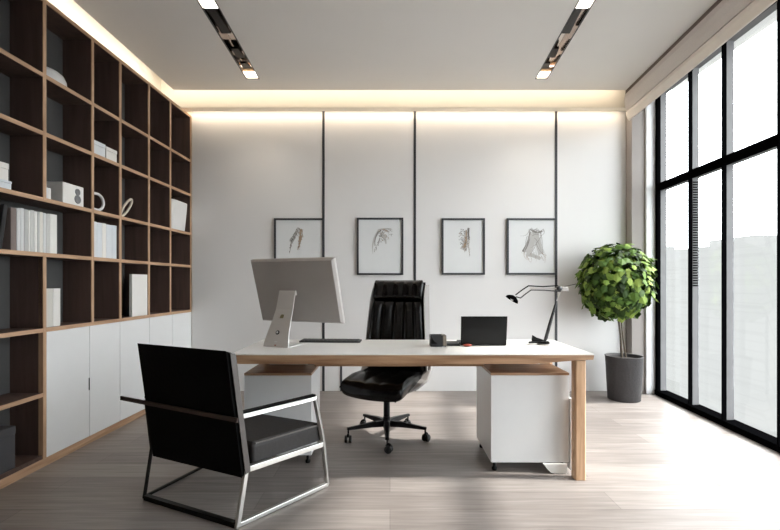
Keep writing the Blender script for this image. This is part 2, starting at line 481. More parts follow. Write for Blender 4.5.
tower(664, 690, 249, 130, 20, 'flat-topped hazy block seen through the narrow pane beside the plant', (.91, .918, .928), .3)

# ------------------------------------------------------------------ bookcase
XS, XBK = -2.20, -2.415      # front plane and back plane of the bookcase
COLS = [1.05, 1.49, 1.93, 2.37, 2.81, 3.25, 3.572, 3.98, 4.352, 4.778]
ROWS = [.87, 1.35, 1.70, 2.12, 2.49, 2.97]
TB = .026
bk = thing('bookcase', 'wall-filling dark grid bookcase with oak edges above white lower doors', 'bookcase', (-2.3, 3.0, 0))
car = MB(); ed = MB()
Y0, Y1 = COLS[0], COLS[-1]
car.box((XBK, Y0, .05), (XS - .006, Y1, .05 + TB))
car.box((XBK, Y0, 0.001), (XS - .02, Y1, .05))
for z in ROWS: car.box((XBK, Y0, z - TB / 2), (XS - .006, Y1, z + TB / 2))
iD = COLS.index(2.81)
car.box((XBK, Y0, .46 - TB / 2), (XS - .006, 2.81, .46 + TB / 2))
segs = list(zip(ROWS[:-1], ROWS[1:]))
for i, y in enumerate(COLS):
    for k, (a, b) in enumerate(segs):
        if y == 2.81 and k == 1: continue          # the long row of books runs through here
        car.box((XBK, y - TB / 2, a + TB / 2), (XS - .006, y + TB / 2, b - TB / 2))
    car.box((XBK, y - TB / 2, .076), (XS - .03, y + TB / 2, ROWS[0] - TB / 2))
car.build('carcass', M['dark_wood'], bk)
MB().box((XBK - .006, Y0, .001), (XBK - .0002, Y1, ROWS[-1] + .013)).build('back_panel', M['back_dark'], bk)
def edge(y0, y1, z0, z1): ed.box((XS - .006, y0, z0), (XS, y1, z1))
ev = MB()
for z in ROWS: edge(Y0 - .013, Y1 + .013, z - TB / 2, z + TB / 2)
edge(Y0 - .013, Y1 + .013, .001, .052)
edge(Y0, 2.797, .46 - TB / 2, .46 + TB / 2)
for i, y in enumerate(COLS):
    lo = .0522 if y <= 2.82 else ROWS[0] + TB / 2
    spans = [(lo, ROWS[1] - .002), (ROWS[2] - .002, ROWS[-1] - TB / 2)] if y == 2.81 else [(lo, ROWS[-1] - TB / 2)]
    for a, b in spans:
        MB().box((XS - .03 if y <= 2.82 and a < .1 else XS - .0055, y - TB / 2, a), (XS + .0006, y + TB / 2, b)).build('upright_edge', M['oak_v'], bk)
ed.build('edge_strip', M['oak'], bk)
dcols = COLS[iD:]
dcols = [2.81, 3.216, 3.565, 3.985, 4.385, 4.778]
for i, (a, b) in enumerate(zip(dcols[:-1], dcols[1:])):
    y0 = a + (.014 if i == 0 else .002); y1 = b - .002
    if i == len(dcols) - 2: y1 = b + .013
    dm = MB().box((XS - .02, y0, .054), (XS + .001, y1, ROWS[0] - TB / 2 - .002))
    dr = dm.build('door', M['white_lacquer'], bk, .0015)
    if i in (0,):
        MB().box((XS + .0011, y1 - .008, .39), (XS + .004, y1 - .001, .48)).build('pull_slot', M['black_metal'], dr)

# things on the shelves -------------------------------------------------
def shelf_z(k): return ROWS[k] + TB / 2 + .0006
def book(y0, w, h, d, zb, mat, label, group, lean=0.0, xf=XS - .02):
    t = thing('book', label, 'book', (xf - d / 2, y0 + w / 2, zb), group, local=True)
    t.rotation_euler = (lean, 0, 0)
    if lean: t.location.z = zb + w / 2 * abs(math.sin(lean)) + .001
    c = .0022
    cv = MB()
    cv.box((-d / 2, -w / 2, 0), (d / 2 - .001, -w / 2 + c, h)); cv.box((-d / 2, w / 2 - c, 0), (d / 2 - .001, w / 2, h))
    n = 6; sp = []
    for q in range(n + 1):
        a = -PI / 2 + PI * q / n
        sp.append((d / 2 - .001 + .004 * math.cos(a), (w / 2) * math.sin(a)))
    cv.prism(sp, 0, h)
    cv.build('cover', mat, t)
    MB().box((-d / 2 + .004, -w / 2 + c, .004), (d / 2 - .002, w / 2 - c, h - .004)).build('page_block', M['page'], t)
    return t
random.seed(3)
# row of light books in the double-wide cell
bounds = [118, 143, 168, 197, 211, 238, 259, 276, 299, 319, 346, 396]
ys = [F * 2.224 / (390 - p / 7.064) for p in bounds]
ordn = ['first', 'second', 'third', 'fourth', 'fifth', 'sixth', 'seventh', 'eighth', 'ninth', 'tenth', 'last']
tint = ['cool pale grey', 'pale grey', 'silver grey', 'white', 'grey', 'off-white', 'light grey', 'cream white', 'pale grey', 'grey', 'bright white']
mi = [0, 0, 3, 2, 1, 2, 3, 4, 0, 1, 2]
for i, (a, b) in enumerate(zip(ys[:-1], ys[1:])):
    book(a + .0008, (b - a) - .0016, .252 + .003 * ((i * 5) % 3), .175, shelf_z(1), book_mats[mi[i]],
         '%s book in the long upright row, %s light spine from its taupe end' % (tint[i], ordn[i]), 'light books in the long row')
book(ys[0] - .040, .038, .25, .172, shelf_z(1), M['taupe'], 'taupe upright book at the dark end of the long light row', 'dark books in the long row')
book(ys[0] - .126, .028, .262, .17, shelf_z(1), M['black_cloth'], 'black book leaning towards the taupe and light row of books', 'dark books in the long row', lean=-.16)
# white binders filling a cell
wy = [3.267, 3.325, 3.382, 3.43, 3.497, 3.556]
for i, (a, b) in enumerate(zip(wy[:-1], wy[1:])):
    book(a, b - a - .0015, [.266, .264, .266, .263, .266][i], .175, shelf_z(1), [M['cool_box'], M['cool_box'], M['white_box'], M['cool_box'], M['cool_box']][i],
         'tall pale volume, %s of five filling the cell below the ring ornament' % ['leftmost', 'second from left', 'middle warm white one', 'fourth from left', 'rightmost'][i], 'thick pale volumes')
book(2.828, .074, .25, .17, shelf_z(0), book_mats[5], 'cream ribbed book standing just above the first white door', 'pair of books above the first door')
book(2.904, .062, .25, .17, shelf_z(0), M['white_box'], 'white book beside the cream one above the first white door', 'pair of books above the first door')
book(2.829, .028, .075, .06, shelf_z(2), M['cool_box'], 'tiny blue-grey booklet beside the white speaker', 'tiny booklets beside the speaker')
book(2.859, .026, .073, .06, shelf_z(2), M['white_box'], 'tiny white booklet between blue-grey booklet and white speaker', 'tiny booklets beside the speaker')

def lidded_box(y0, y1, x0, x1, z0, h, mat, label, group=None, name='storage_box', lid=.3):
    t = thing(name, label, 'box', ((x0 + x1) / 2, (y0 + y1) / 2, z0), group)
    MB().box((x0 + .002, y0 + .002, z0), (x1 - .002, y1 - .002, z0 + h * (1 - lid))).build('body', mat, t, .002)
    MB().box((x0, y0, z0 + h * (1 - lid) + .0006), (x1, y1, z0 + h)).build('lid', mat, t, .003)
    return t
lidded_box(2.39, 2.590, -2.40, -2.215, shelf_z(2), .052, M['cool_box'], 'flat cool white box under a taller white box on shelf', 'stacked white boxes')
lidded_box(2.40, 2.578, -2.39, -2.222, shelf_z(2) + .053, .10, M['white_box'], 'taller warm white box standing on the flat white box', 'stacked white boxes', lid=.35)
lidded_box(3.275, 3.412, -2.40, -2.213, shelf_z(3), .105, M['cool_box'], 'white lidded box near upper shelf, the larger of two side by side', 'pair of white boxes')
lidded_box(3.420, 3.552, -2.40, -2.213, shelf_z(3), .098, M['white_box'], 'white lidded box beside the larger one, towards the back wall', 'pair of white boxes')
t = thing('display_panel', 'large blank pale panel standing upright alone above the third white door', 'panel', (-2.24, 3.84, shelf_z(0)))
MB().box((-2.232, 3.738, shelf_z(0)), (-2.206, 3.965, shelf_z(0) + .362)).build('board', M['white_box'], t, .002)
MB().extrude([(-2.2325, 3.82, shelf_z(0)), (-2.2325, 3.82, shelf_z(0) + .22), (-2.33, 3.82, shelf_z(0))], (0, .02, 0)).build('strut', M['box_grey'], t)
lidded_box(2.395, 2.612, -2.40, -2.212, .0768, .25, M['box_grey'], 'dark grey box on the bottom shelf beside the first white door', lid=.2)

t = thing('shelf_speaker', 'small white speaker with two grey drivers beside tiny booklets', 'speaker', (-2.29, 3.09, shelf_z(2)))
z0 = shelf_z(2)
MB().box((-2.37, 2.99, z0), (-2.222, 3.187, z0 + .145)).build('cabinet', M['white_box'], t, .004)
for k, (zz, rr) in enumerate(((.100, .024), (.048, .030))):
    MB().lathe([(rr, 0), (rr * 1.0, .004), (rr * .8, .006), (rr * .75, .003), (.001, .005)], (-2.2218, 3.125, z0 + zz), 24, 'x').build('driver', M['speaker_grey'], t)

# upturned bowl
b = MB(); prof = [(.112, 0), (.112, .012), (.108, .045), (.095, .075), (.07, .092), (.035, .099), (.001, .1)]
b.lathe([(r_ * 1.18, h_) for r_, h_ in prof], (0, 0, 0), 40)
b.v = [Vector((-2.306 + p.x * .70, 2.962 + p.y, shelf_z(4) + p.z)) for p in b.v]
solo(b, 'bowl', M['white_ceramic'], 'white rounded bowl turned upside down on an upper shelf', 'bowl')
# D-shaped ring
z0 = shelf_z(2); pts = []
for k in range(13):
    a = -PI / 2 + PI * k / 12
    pts.append((-2.235, 3.345 + .072 * math.cos(a), z0 + .072 + .061 * math.sin(a)))
pts += [(-2.235, 3.335, z0 + .133), (-2.235, 3.300, z0 + .131), (-2.235, 3.287, z0 + .12), (-2.235, 3.287, z0 + .025), (-2.235, 3.30, z0 + .013), (-2.235, 3.335, z0 + .011)]
solo(MB().sweep(pts, .0105, 10, True), 'ring_sculpture', M['white_ceramic'], 'white rounded ring ornament standing on shelf beside the leaning loop', 'ornament')
# leaning loop
pts = []
for k in range(24):
    a = 2 * PI * k / 24
    u, v = .108 * math.cos(a), .028 * math.sin(a)
    th = R(47)
    pts.append((-2.24, 3.712 + u * math.cos(th) - v * math.sin(th), z0 + .083 + u * math.sin(th) + v * math.cos(th)))
mn = min(p[2] for p in pts); pts = [(x, y, z - mn + z0 + .0101) for x, y, z in pts]
solo(MB().sweep(pts, .0098, 8, True), 'loop_sculpture', M['cream_ring'], 'cream elongated loop ornament leaning on shelf, thin and slanted', 'ornament')
# tapered vessel
t = thing('planter_vase', 'white flared vase in the end cell next to the back wall', 'vase', (-2.32, 4.60, z0))
n = 40; rings = []
for (h, ra, rb) in ((0, .128, .085), (.02, .132, .09), (.12, .140, .098), (.22, .148, .106), (.295, .152, .110), (.302, .150, .108), (.295, .143, .100), (.05, .13, .085)):
    ring = []
    for i in range(n):
        a = 2 * PI * i / n; c, s_ = math.cos(a), math.sin(a)
        ex = .35
        ring.append((-2.304 + .88 * rb * math.copysign(abs(c) ** ex, c), 4.580 + 1.12 * ra * math.copysign(abs(s_) ** ex, s_), z0 + h))
    rings.append(ring)
MB().loft(rings).build('vessel', M['white_ceramic'], t)
hd = MB(); hd.sweep([(-2.33, 4.53, z0 + .30), (-2.33, 4.54, z0 + .35), (-2.33, 4.60, z0 + .365), (-2.33, 4.66, z0 + .35), (-2.33, 4.67, z0 + .30)], .005, 8)
hd.build('handle', M['shaded_steel'], t)  # dark hoop shapes the shadow outline above the vase, no real handle

# the run of shelving is not quite parallel to the room's long axis
PIV = Vector((XS, 2.81, 0)); RM = Matrix.Translation(PIV) @ Matrix.Rotation(-.0224, 4, 'Z') @ Matrix.Translation(-PIV)
for o in list(C.objects):
    if o.parent is None and o.get('category') in ('bookcase', 'book', 'box', 'speaker', 'bowl', 'ornament', 'vase', 'panel'):
        o.matrix_world = RM @ (Matrix.LocRotScale(o.location, o.rotation_euler, None))

# ------------------------------------------------------------------ framed drawings
random.seed(11)
YP = YB - .0205
def S(px, py): return Vector(((px - CX) * 4.775 / F, 0, CAMZ + (CY - py) * 4.775 / F))
def ribbon(mb, pts, w0, w1, y, mi=0):
    mb.cur = mi; P = [Vector(p) for p in pts]; n = len(P); L_, R_ = [], []
    for i in range(n):
        d = (P[min(i + 1, n - 1)] - P[max(i - 1, 0)]).normalized(); s = Vector((-d.z, 0, d.x)); w = w0 + (w1 - w0) * i / (n - 1)
        for A, k in ((L_, 1), (R_, -1)):
            q = P[i] + s * k * w / 2; A.append((q.x, y, q.z))
    fs = [(i, i + 1, n + i + 1, n + i) for i in range(n - 1)]
    mb.add(L_ + R_, fs)
def curve(a, b, bow, n=6):
    a, b = Vector(a), Vector(b); d = b - a; s = Vector((-d.z, 0, d.x))
    return [a + d * (i / n) + s * bow * 4 * (i / n) * (1 - i / n) for i in range(n + 1)]
def draw_feathers(mb, y):
    ribbon(mb, curve(S(298.5, 227.5), S(291.5, 241), 0.05, 8), 0.02, 0.05, y + .0003 - .00004 * 0, 3)
    ribbon(mb, curve(S(297.5, 229), S(291, 242), 0.05, 8), 0.022, 0.03, y + .0003 - .00004 * 1, 0)
    ribbon(mb, curve(S(292, 238), S(289.5, 254), 0.02, 8), 0.03, 0.002, y + .0003 - .00004 * 2, 3)
    ribbon(mb, curve(S(301.5, 229), S(302, 238), -0.1, 8), 0.045, 0.045, y + .0003 - .00004 * 3, 3)
    ribbon(mb, curve(S(301, 229.5), S(302, 237), -0.1, 8), 0.02, 0.03, y + .0003 - .00004 * 4, 2)
    ribbon(mb, curve(S(300.5, 237), S(297.5, 250), 0.05, 8), 0.035, 0.004, y + .0003 - .00004 * 5, 2)
    for (sx, sy, ex, ey, n, mi, wd) in ((299.5, 228, 290.5, 240, 60, 0, 6.5), (293, 236, 289.5, 253, 26, 1, 3.0), (302, 229, 299, 250, 44, 2, 5.0), (300, 238, 298, 248, 20, 1, 3)):
        for k in range(n):
            f = k / n; p = S(sx + (ex - sx) * f, sy + (ey - sy) * f); l = wd * (1 - .75 * f) * random.uniform(.3, 1)
            q = p + Vector((random.uniform(-1, .7) * l, 0, -l * random.uniform(.4, 1.2))) * 4.775 / F
            ribbon(mb, curve(p, q, random.uniform(-.15, .15), 4), .0085, .003, y - .00002 * k, mi if random.random() < .7 else 3)
def draw_plume(mb, y):
    ribbon(mb, curve(S(380, 230), S(373, 254), -0.12, 8), 0.035, 0.003, y + .0003 - .00004 * 0, 3)
    ribbon(mb, curve(S(379, 231), S(375, 246), -0.1, 8), 0.016, 0.006, y + .0003 - .00004 * 1, 0)
    ribbon(mb, curve(S(378, 230.5), S(391, 229), 0.05, 8), 0.025, 0.008, y + .0003 - .00004 * 2, 3)
    ribbon(mb, curve(S(381, 234), S(386, 244), 0.1, 8), 0.05, 0.012, y + .0003 - .00004 * 3, 3)
    for k in range(30):
        f = k / 30; p = S(381 - 4 * f * f - 3 * f, 230 + 22 * f)
        q = p + Vector((random.uniform(-2, 1.5), 0, random.uniform(-4, 2))) * 4.775 / F
        ribbon(mb, curve(p, q, .2, 4), .008, .002, y - .00002 * k, random.choice((0, 1, 3)))
    for k in range(75):
        f = random.random(); g = random.random() ** 1.5
        p = S(380 + 11 * f, 229 + 16 * g * (1 - .5 * f) + random.uniform(-1, 1)); q = p + Vector((random.uniform(-2.5, 2.5), 0, random.uniform(-2, 1))) * 4.775 / F
        ribbon(mb, curve(p, q, random.uniform(-.3, .3), 3), .006, .002, y - .00003 * k, random.choice((0, 0, 3, 3, 2)))
def draw_blot(mb, y):
    ribbon(mb, curve(S(464, 231), S(463, 250), 0.1, 8), 0.02, 0.075, y + .0003 - .00004 * 0, 3)
    ribbon(mb, curve(S(466, 230), S(464, 248), 0.05, 8), 0.012, 0.03, y + .0003 - .00004 * 1, 2)
    ribbon(mb, curve(S(468.5, 228), S(469, 240), -0.05, 8), 0.022, 0.02, y + .0003 - .00004 * 2, 0)
    ribbon(mb, curve(S(468.5, 238), S(470, 256), -0.05, 8), 0.02, 0.003, y + .0003 - .00004 * 3, 3)
    for k in range(120):
        f = random.random(); cxp = 463 + 3.5 * f; wd = 5.5 * math.sin(PI * min(1, f * .9 + .1))
        p = S(cxp + random.uniform(-1, 1) * wd - 1.5 * f, 229 + 22 * f); q = p + Vector((random.uniform(-1.6, 1.6), 0, random.uniform(-1.6, .8))) * 4.775 / F
        ribbon(mb, curve(p, q, random.uniform(-.4, .4), 3), .006, .003, y - .00002 * k, random.choice((0, 3, 0, 1, 2)))
    for k in range(30):
        f = k / 30; p = S(468 + 1.5 * f + random.uniform(-.6, .6), 228 + 28 * f); q = p + Vector((random.uniform(-1, 1), 0, -2)) * 4.775 / F
        ribbon(mb, curve(p, q, 0, 3), .005 * (1 - .6 * f), .001, y - .0025 - .00002 * k, 1 if f < .35 else random.choice((1, 2, 0)))
def draw_drapery(mb, y):
    ribbon(mb, curve(S(534, 231), S(527, 253), 0.04, 8), 0.05, 0.09, y + .0003 - .00004 * 0, 3)
    ribbon(mb, curve(S(536, 232), S(541, 254), -0.04, 8), 0.05, 0.06, y + .0003 - .00004 * 1, 3)
    ribbon(mb, curve(S(526, 254), S(540, 259), 0.05, 8), 0.05, 0.03, y + .0003 - .00004 * 2, 3)
    ribbon(mb, curve(S(530, 229), S(542, 231), -0.2, 8), 0.012, 0.02, y + .0003 - .00004 * 3, 0)
    ribbon(mb, curve(S(530, 232), S(523, 252), 0.05, 8), 0.018, 0.035, y + .0003 - .00004 * 4, 0)
    def L(x0, y0, x1, y1, bow, w=.0045, mi=0, e=.0015):
        L.k += 1; ribbon(mb, curve(S(x0, y0), S(x1, y1), bow, 8), w, e, y - .00003 * L.k, mi)
    L.k = 0
    for k in range(26):                                    # soft shading of the drapery
        f = random.random(); L(530 + 8 * f, 232 + 4 * random.random(), 522 + 20 * f, 252 + 3 * random.random(), random.uniform(-.08, .08), .006, 3)
    for a in ((529, 229, 521, 253, .10), (530, 230, 524, 252, .04), (541, 231, 546, 256, -.1), (540, 232, 542, 254, .05), (534, 238, 540, 250, .1), (540, 237, 530, 248, .1),
              (529, 229, 520, 236, .25), (531, 228, 542, 230, -.25), (531, 231, 541, 233, .22), (532, 236, 540, 236, .2), (543, 229, 540, 236, .3), (527, 236, 525, 250, -.05), (536, 242, 528, 256, .08), (536, 244, 545, 257, -.06)):
        L(*a[:5], .005, 0)
    for k in range(16):
        x = random.uniform(523, 543); L(x, random.uniform(252, 257), x + random.uniform(-4, 4), random.uniform(258, 263), random.uniform(-.3, .3), .004, random.choice((2, 3)))
    for k in range(10):
        x = random.uniform(530, 542); L(x, random.uniform(228, 232), x + random.uniform(-3, 3), random.uniform(232, 236), random.uniform(-.4, .4), .004, 0)
PICS = [(274.5, 324.4, 218.5, 274.5, draw_feathers, 'slim black-framed drawing of two feathers, hung behind the big monitor'),
        (357, 403.3, 218, 275, draw_plume, 'slim black-framed drawing of a single speckled plume above the office chair'),
        (441.5, 484.6, 218.5, 274.8, draw_blot, 'slim black-framed drawing of a dotted wing, above the laptop'),
        (506.5, 556.3, 218.5, 274.8, draw_drapery, 'slim black-framed pencil sketch of draped cloth above the desk lamp')]
for (x0, x1, y0, y1, fn, lab) in PICS:
    a, b = S(x0, y1), S(x1, y0)
    yb = YP - .0065
    t = thing('framed_picture', lab, 'picture', ((a.x + b.x) / 2, yb, a.z), 'framed drawings on the back wall')
    fr = MB(); w = .02; yf = yb - .022
    fr.box((a.x, yf, a.z), (b.x, yb, a.z + w)); fr.box((a.x, yf, b.z - w), (b.x, yb, b.z))
    fr.box((a.x, yf, a.z + w), (a.x + w, yb, b.z - w)); fr.box((b.x - w, yf, a.z + w), (b.x, yb, b.z - w))
    fr.build('frame', M['frame_dark'], t)
    MB().box((a.x + w * .9, yb - .008, a.z + w * .9), (b.x - w * .9, yb - .001, b.z - w * .9)).build('paper', M['paper'], t)
    d = MB(); fn(d, yb - .0086); d.build('drawing', [M['ink'], M['ink_dark'], M['ink_brown'], M['ink_pale']], t)

# ------------------------------------------------------------------ desk
DX0, DX1, DY0, DY1, DZ = -.94, 1.205, 2.60, 3.255, .752
desk = thing('desk', 'long white-topped office desk with oak edge, oak legs and white pedestals', 'desk', (.13, 2.93, 0))
MB().box((DX0, DY0, DZ - .008), (DX1, DY1, DZ)).build('desktop', M['white_top'], desk, .002)
e = MB()      # oak slab under the white sheet, chamfered underneath at its ends
zt, zb = DZ - .0085, DZ - .060
prof = [(DX0, zt), (DX1, zt), (DX1 - .005, zt - .026), (DX1 - .10, zt - .030), (DX1 - .36, zb), (DX0 + .05, zb), (DX0, zb + .01)]
e.extrude([(x, DY0 + .002, z) for x, z in prof], (0, DY1 - DY0 - .004, 0))
e.build('oak_slab', M['desk_wood'], desk)
for (x0, y0) in ((1.097, 2.612), (1.112, 3.19), (DX0 + .008, 3.19)):
    lg = MB(); x1, y1 = x0 + .066, y0 + .062
    zt2 = zb - .0005 if x0 < 0 else zt - .0335
    r = .008
    lg.prism([(x0 + r, y0), (x1 - r, y0), (x1, y0 + r), (x1, y1 - r), (x1 - r, y1), (x0 + r, y1), (x0, y1 - r), (x0, y0 + r)], 0.0005, zt2)
    lg.build('leg', M['leg_wood'], desk)
for (x0, x1, yf, zt_) in ((DX0 + .002, -.505, 2.835, .590), (.623, 1.107, 2.722, .615)):
    pd = MB().box((x0, yf, .062), (x1, 3.178, zt_ - .015)).build('pedestal', M['white_lacquer'], desk, .002)
    MB().box((x0, yf, zt_ - .0145), (x1, 3.178, zt_)).build('pedestal_top', M['desk_wood'], pd)
    MB().box((x0 + .08, yf + .30, zt_ + .0005), (x1 - .08, 3.15, zb - .0005)).build('riser', M['white_lacquer'], pd)
    for fx in (x0 + .03, x1 - .03):
        for fy in (yf + .04, 3.14):
            f = MB().lathe([(.014, .0005), (.016, .004), (.016, .018), (.009, .022), (.009, .0618)], (fx, fy, 0), 16)
            f.build('foot', M['black_plastic'], pd)
    # drawer fronts on the sitter's side
    for k in range(3):
        hd_ = (zt_ - .015 - .066) / 3; z = .064 + k * hd_
        dw = MB().box((x0 + .003, 3.179, z), (x1 - .003, 3.187, z + hd_ - .004)).build('drawer', M['white_lacquer'], desk, .0015)
        MB().box(((x0 + x1) / 2 - .05, 3.1875, z + hd_ - .04), ((x0 + x1) / 2 + .05, 3.197, z + hd_ - .03)).build('handle', M['grey_alu'], dw)
MB().box((-.495, 2.90, .622), (.615, 2.925, zb - .0005)).build('apron', M['desk_wood'], desk)
# curved white brace between pedestal and leg
br = []
for (x, z) in ((.94, .061), (1.085, .061), (1.085, .004), (1.02, .004), (.985, .010), (.965, .028), (.952, .048)): br.append((x, 2.70, z))
MB().extrude(br, (0, .016, 0)).build('foot_plate', M['white_top'], desk)
MB().box((1.1085, 2.705, .02), (1.118, 3.17, .46)).build('end_panel', M['white_top'], desk)
MB().lathe([(.006, 0), (.006, -.006), (.003, -.01)], (.36, 2.70, zb - .0005), 12).build('fixing', M['grey_alu'], desk)

ZD = DZ + .0006
# monitor ---------------------------------------------------------------
yaw = math.atan2(.26, .62); tilt = R(17)
mon = thing('computer_monitor', 'large silver monitor seen from behind on a slanted aluminium stand', 'monitor', (-.732, 2.955, ZD), local=True, rotz=-yaw)
Wm, Hm, Tm = .672, .455, .020
def mp_(x, y, z):     # panel coordinates -> thing coordinates (tilted: top edge towards the stand)
    ct, st = math.cos(tilt), math.sin(tilt)
    return Vector((x + .055, .105 + y * ct - z * st, .365 + y * st * -1 * -1 + z * ct))
def slab(x0, x1, y0, y1, z0, z1, ins=0.0):
    q = [(x0, z0), (x1, z0), (x1, z1), (x0, z1)]
    a = [mp_(x, y0, z) for x, z in q]
    i = ins
    q2 = [(x0 + i, z0 + i), (x1 - i, z0 + i), (x1 - i, z1 - i), (x0 + i, z1 - i)]
    return [[mp_(x, y1, z) for x, z in q], [mp_(x, y0, z) for x, z in q2]]
b = MB(); r1 = slab(-Wm / 2, Wm / 2, -.030, 0, -Hm / 2, Hm / 2, .03)
q = [(-Wm / 2, -Hm / 2), (Wm / 2, -Hm / 2), (Wm / 2, Hm / 2), (-Wm / 2, Hm / 2)]
r0 = [mp_(x, .012, z) for x, z in q]; r1m = [mp_(x, -.006, z) for x, z in q]
q3 = [(x * .955, z * .94) for x, z in q]; r2 = [mp_(x, -.024, z) for x, z in q3]
b.loft([r0, r1m, r2], True, True, smooth=False)
b.build('casing', M['alu'], mon, .004, 3)
s = MB(); s.loft([[mp_(x * .965, .0122, z * .95) for x, z in q], [mp_(x * .965, .0135, z * .95) for x, z in q]], True, True, False)
s.build('screen', M['screen'], mon)
# stand: a broad leaning plate that flares to its foot, with a foot plate running under the screen
st = MB(); cz = [(0.004, .098, -.075, .012), (.03, .095, -.070, .012), (.10, .083, -.045, .011), (.17, .074, -.012, .010), (.24, .068, .018, .009), (.366, .066, .052, .009)]
rings = []
for z, hw, y, th in cz:
    x = .018 + z * .0
    rings.append([(x - hw, y - th / 2, z), (x + hw, y - th / 2, z), (x + hw, y + th / 2, z), (x - hw, y + th / 2, z)])
st.loft(rings, True, True, smooth=False)
so = st.build('stand', M['alu_light'], mon, .002)
fp = MB().box((-.080, -.081, 0), (.116, .12, .006)); fp.build('foot_plate', M['alu_light'], mon, .002)
jn = MB(); pc = mp_(0, -.0245, -.02)
jn.loft([[Vector((.018 + dx, .053, .360 + dz)) for dx, dz in ((-.05, -.03), (.05, -.03), (.05, .0), (-.05, .0))], [Vector((.018 + dx, .095, .366 + dz)) for dx, dz in ((-.05, -.03), (.05, -.03), (.05, .0), (-.05, .0))]], True, True, False)
jn.build('hinge', M['alu_light'], mon)
def on_stand(z):      # y of the stand's visible face at height z
    for (a, b) in zip(cz[:-1], cz[1:]):
        if a[0] <= z <= b[0]:
            f = (z - a[0]) / (b[0] - a[0]); return a[2] + (b[2] - a[2]) * f - (a[3] + (b[3] - a[3]) * f) / 2, math.atan2(b[2] - a[2], b[0] - a[0])
    return 0, 0
def disc(z, pts, mat, name, dx=.016, th=.002):
    y, an = on_stand(z); m = MB()
    P = [Vector((dx + px, y - .0008 + math.sin(an) * pz, z + math.cos(an) * pz)) for px, pz in pts]
    m.extrude(P, Vector((0, -th, 0))); m.build(name, mat, so)
cir = lambda r, n=24: [(r * math.cos(2 * PI * k / n), r * math.sin(2 * PI * k / n)) for k in range(n)]
disc(.092, cir(.0145), M['slate'], 'port_ring'); disc(.092, [(x - .002, z + .002) for x, z in cir(.007)], M['white_lacquer'], 'port_cap', th=.0035)
disc(.195, [(-.016, -.013), (.012, -.013), (.014, .012), (-.005, .014), (-.012, .006)], M['olive'], 'emblem')
disc(.034, [(-.010, -.003), (.012, -.002), (.012, .003), (-.009, .002)], M['white_lacquer'], 'label_plate')
disc(.012, [(-.006, -.003), (.007, -.003), (.007, .003), (-.006, .003)], M['red'], 'indicator')

# keyboard
t = thing('keyboard', 'thin dark grey keyboard lying between the monitor and office chair', 'keyboard', (-.42, 3.135, ZD), local=True, rotz=R(-3))
MB().prism([(-.215, -.055), (.20, -.055), (.215, -.045), (.215, .055), (-.215, .055)], 0, .012).build('case', M['slate'], t, .003)
k = MB()
for r_ in range(5):
    for c_ in range(15):
        x = -.205 + c_ * .0272; y = -.048 + r_ * .0195
        k.box((x, y, .0123), (x + .0235, y + .016, .016))
k.build('keys', M['keys'], t)

# pen cup / small open box
t = thing('desk_tray', 'small dark square open tray standing between office chair and laptop', 'tray', (.318, 2.925, ZD))
a0 = .266; a1 = .368; y0 = 2.888; y1 = 2.975; h = .073
w = MB(); z0 = ZD
w.box((a0, y0, z0), (a1, y1, z0 + .004)); w.box((a0, y0, z0 + .0041), (a1, y0 + .004, z0 + h)); w.box((a0, y1 - .004, z0 + .0041), (a1, y1, z0 + h)); w.box((a0, y0 + .0041, z0 + .0041), (a0 + .004, y1 - .0041, z0 + h))
w.build('body', M['slate'], t)
MB().box((a1 - .022, y0 - .003, z0 + .0042), (a1 + .002, y1 - .0045, z0 + h + .001)).build('side_panel', M['lit_tan_grey'], t, .003)  # lighter colour paints the lit right side of the dark tray
MB().extrude([(a0 + .004, y0 - .0005, z0 + .068), (a0 + .004, y0 - .0005, z0 + .02), (a0 + .045, y0 - .0005, z0 + .02), (a0 + .02, y0 - .0005, z0 + .04)], (0, -.002, 0)).build('front_inlay', M['black_plastic'], t)
# notebook beside it
t = thing('notebook', 'thin black notebook lying flat between the small tray and laptop', 'notebook', (.42, 2.97, ZD))
MB().box((.376, 2.93, ZD), (.465, 3.06, ZD + .003)).build('cover', M['black_plastic'], t)
MB().box((.378, 2.932, ZD + .0031), (.463, 3.058, ZD + .012)).build('page_block', M['slate'], t)
MB().box((.376, 2.93, ZD + .0121), (.465, 3.06, ZD + .015)).build('front_cover', M['black_plastic'], t)
# small red eraser
e_ = MB(); n = 14; rings = []
for f in (-1, -.8, -.4, 0, .4, .8, 1):
    rr = math.sqrt(max(.02, 1 - f * f)); rings.append([Vector((.508 + f * .03, 2.893 + .012 * rr * math.cos(2 * PI * q / n), ZD + .0095 + .009 * rr * math.sin(2 * PI * q / n))) for q in range(n)])
e_.loft(rings)
solo(e_, 'paperweight', M['red'], 'tiny rust red pebble paperweight in front of the laptop', 'paperweight')
# laptop
lap = thing('laptop', 'open black laptop with its dark lid towards the visitor side', 'laptop', (.62, 3.02, ZD))
lx0, lx1 = .473, .772
MB().box((lx0, 2.935, ZD), (lx1, 3.135, ZD + .014)).build('keyboard_base', M['lid'], lap, .004)
kk = MB()
for r_ in range(5):
    for c_ in range(14):
        kk.box((lx0 + .015 + c_ * .0193, 2.975 + r_ * .0165, ZD + .0143), (lx0 + .031 + c_ * .0193, 2.988 + r_ * .0165, ZD + .0165))
kk.build('keys', M['keys'], lap)
lm = MB(); zl0, zl1 = ZD + .004, ZD + .198; yl0, yl1 = 2.930, 2.905
lm.extrude([(lx0 - .004, yl0, zl0), (lx1, yl0, zl0), (lx1 + .001, yl1, zl1), (lx0 - .006, yl1, zl1)], (0, -.007, .0))
lid = lm.build('lid', M['black_plastic'], lap, .003)
ip = MB(); f = lambda x, z: (x, yl0 + (yl1 - yl0) * (z - zl0) / (zl1 - zl0) - .0073, z)
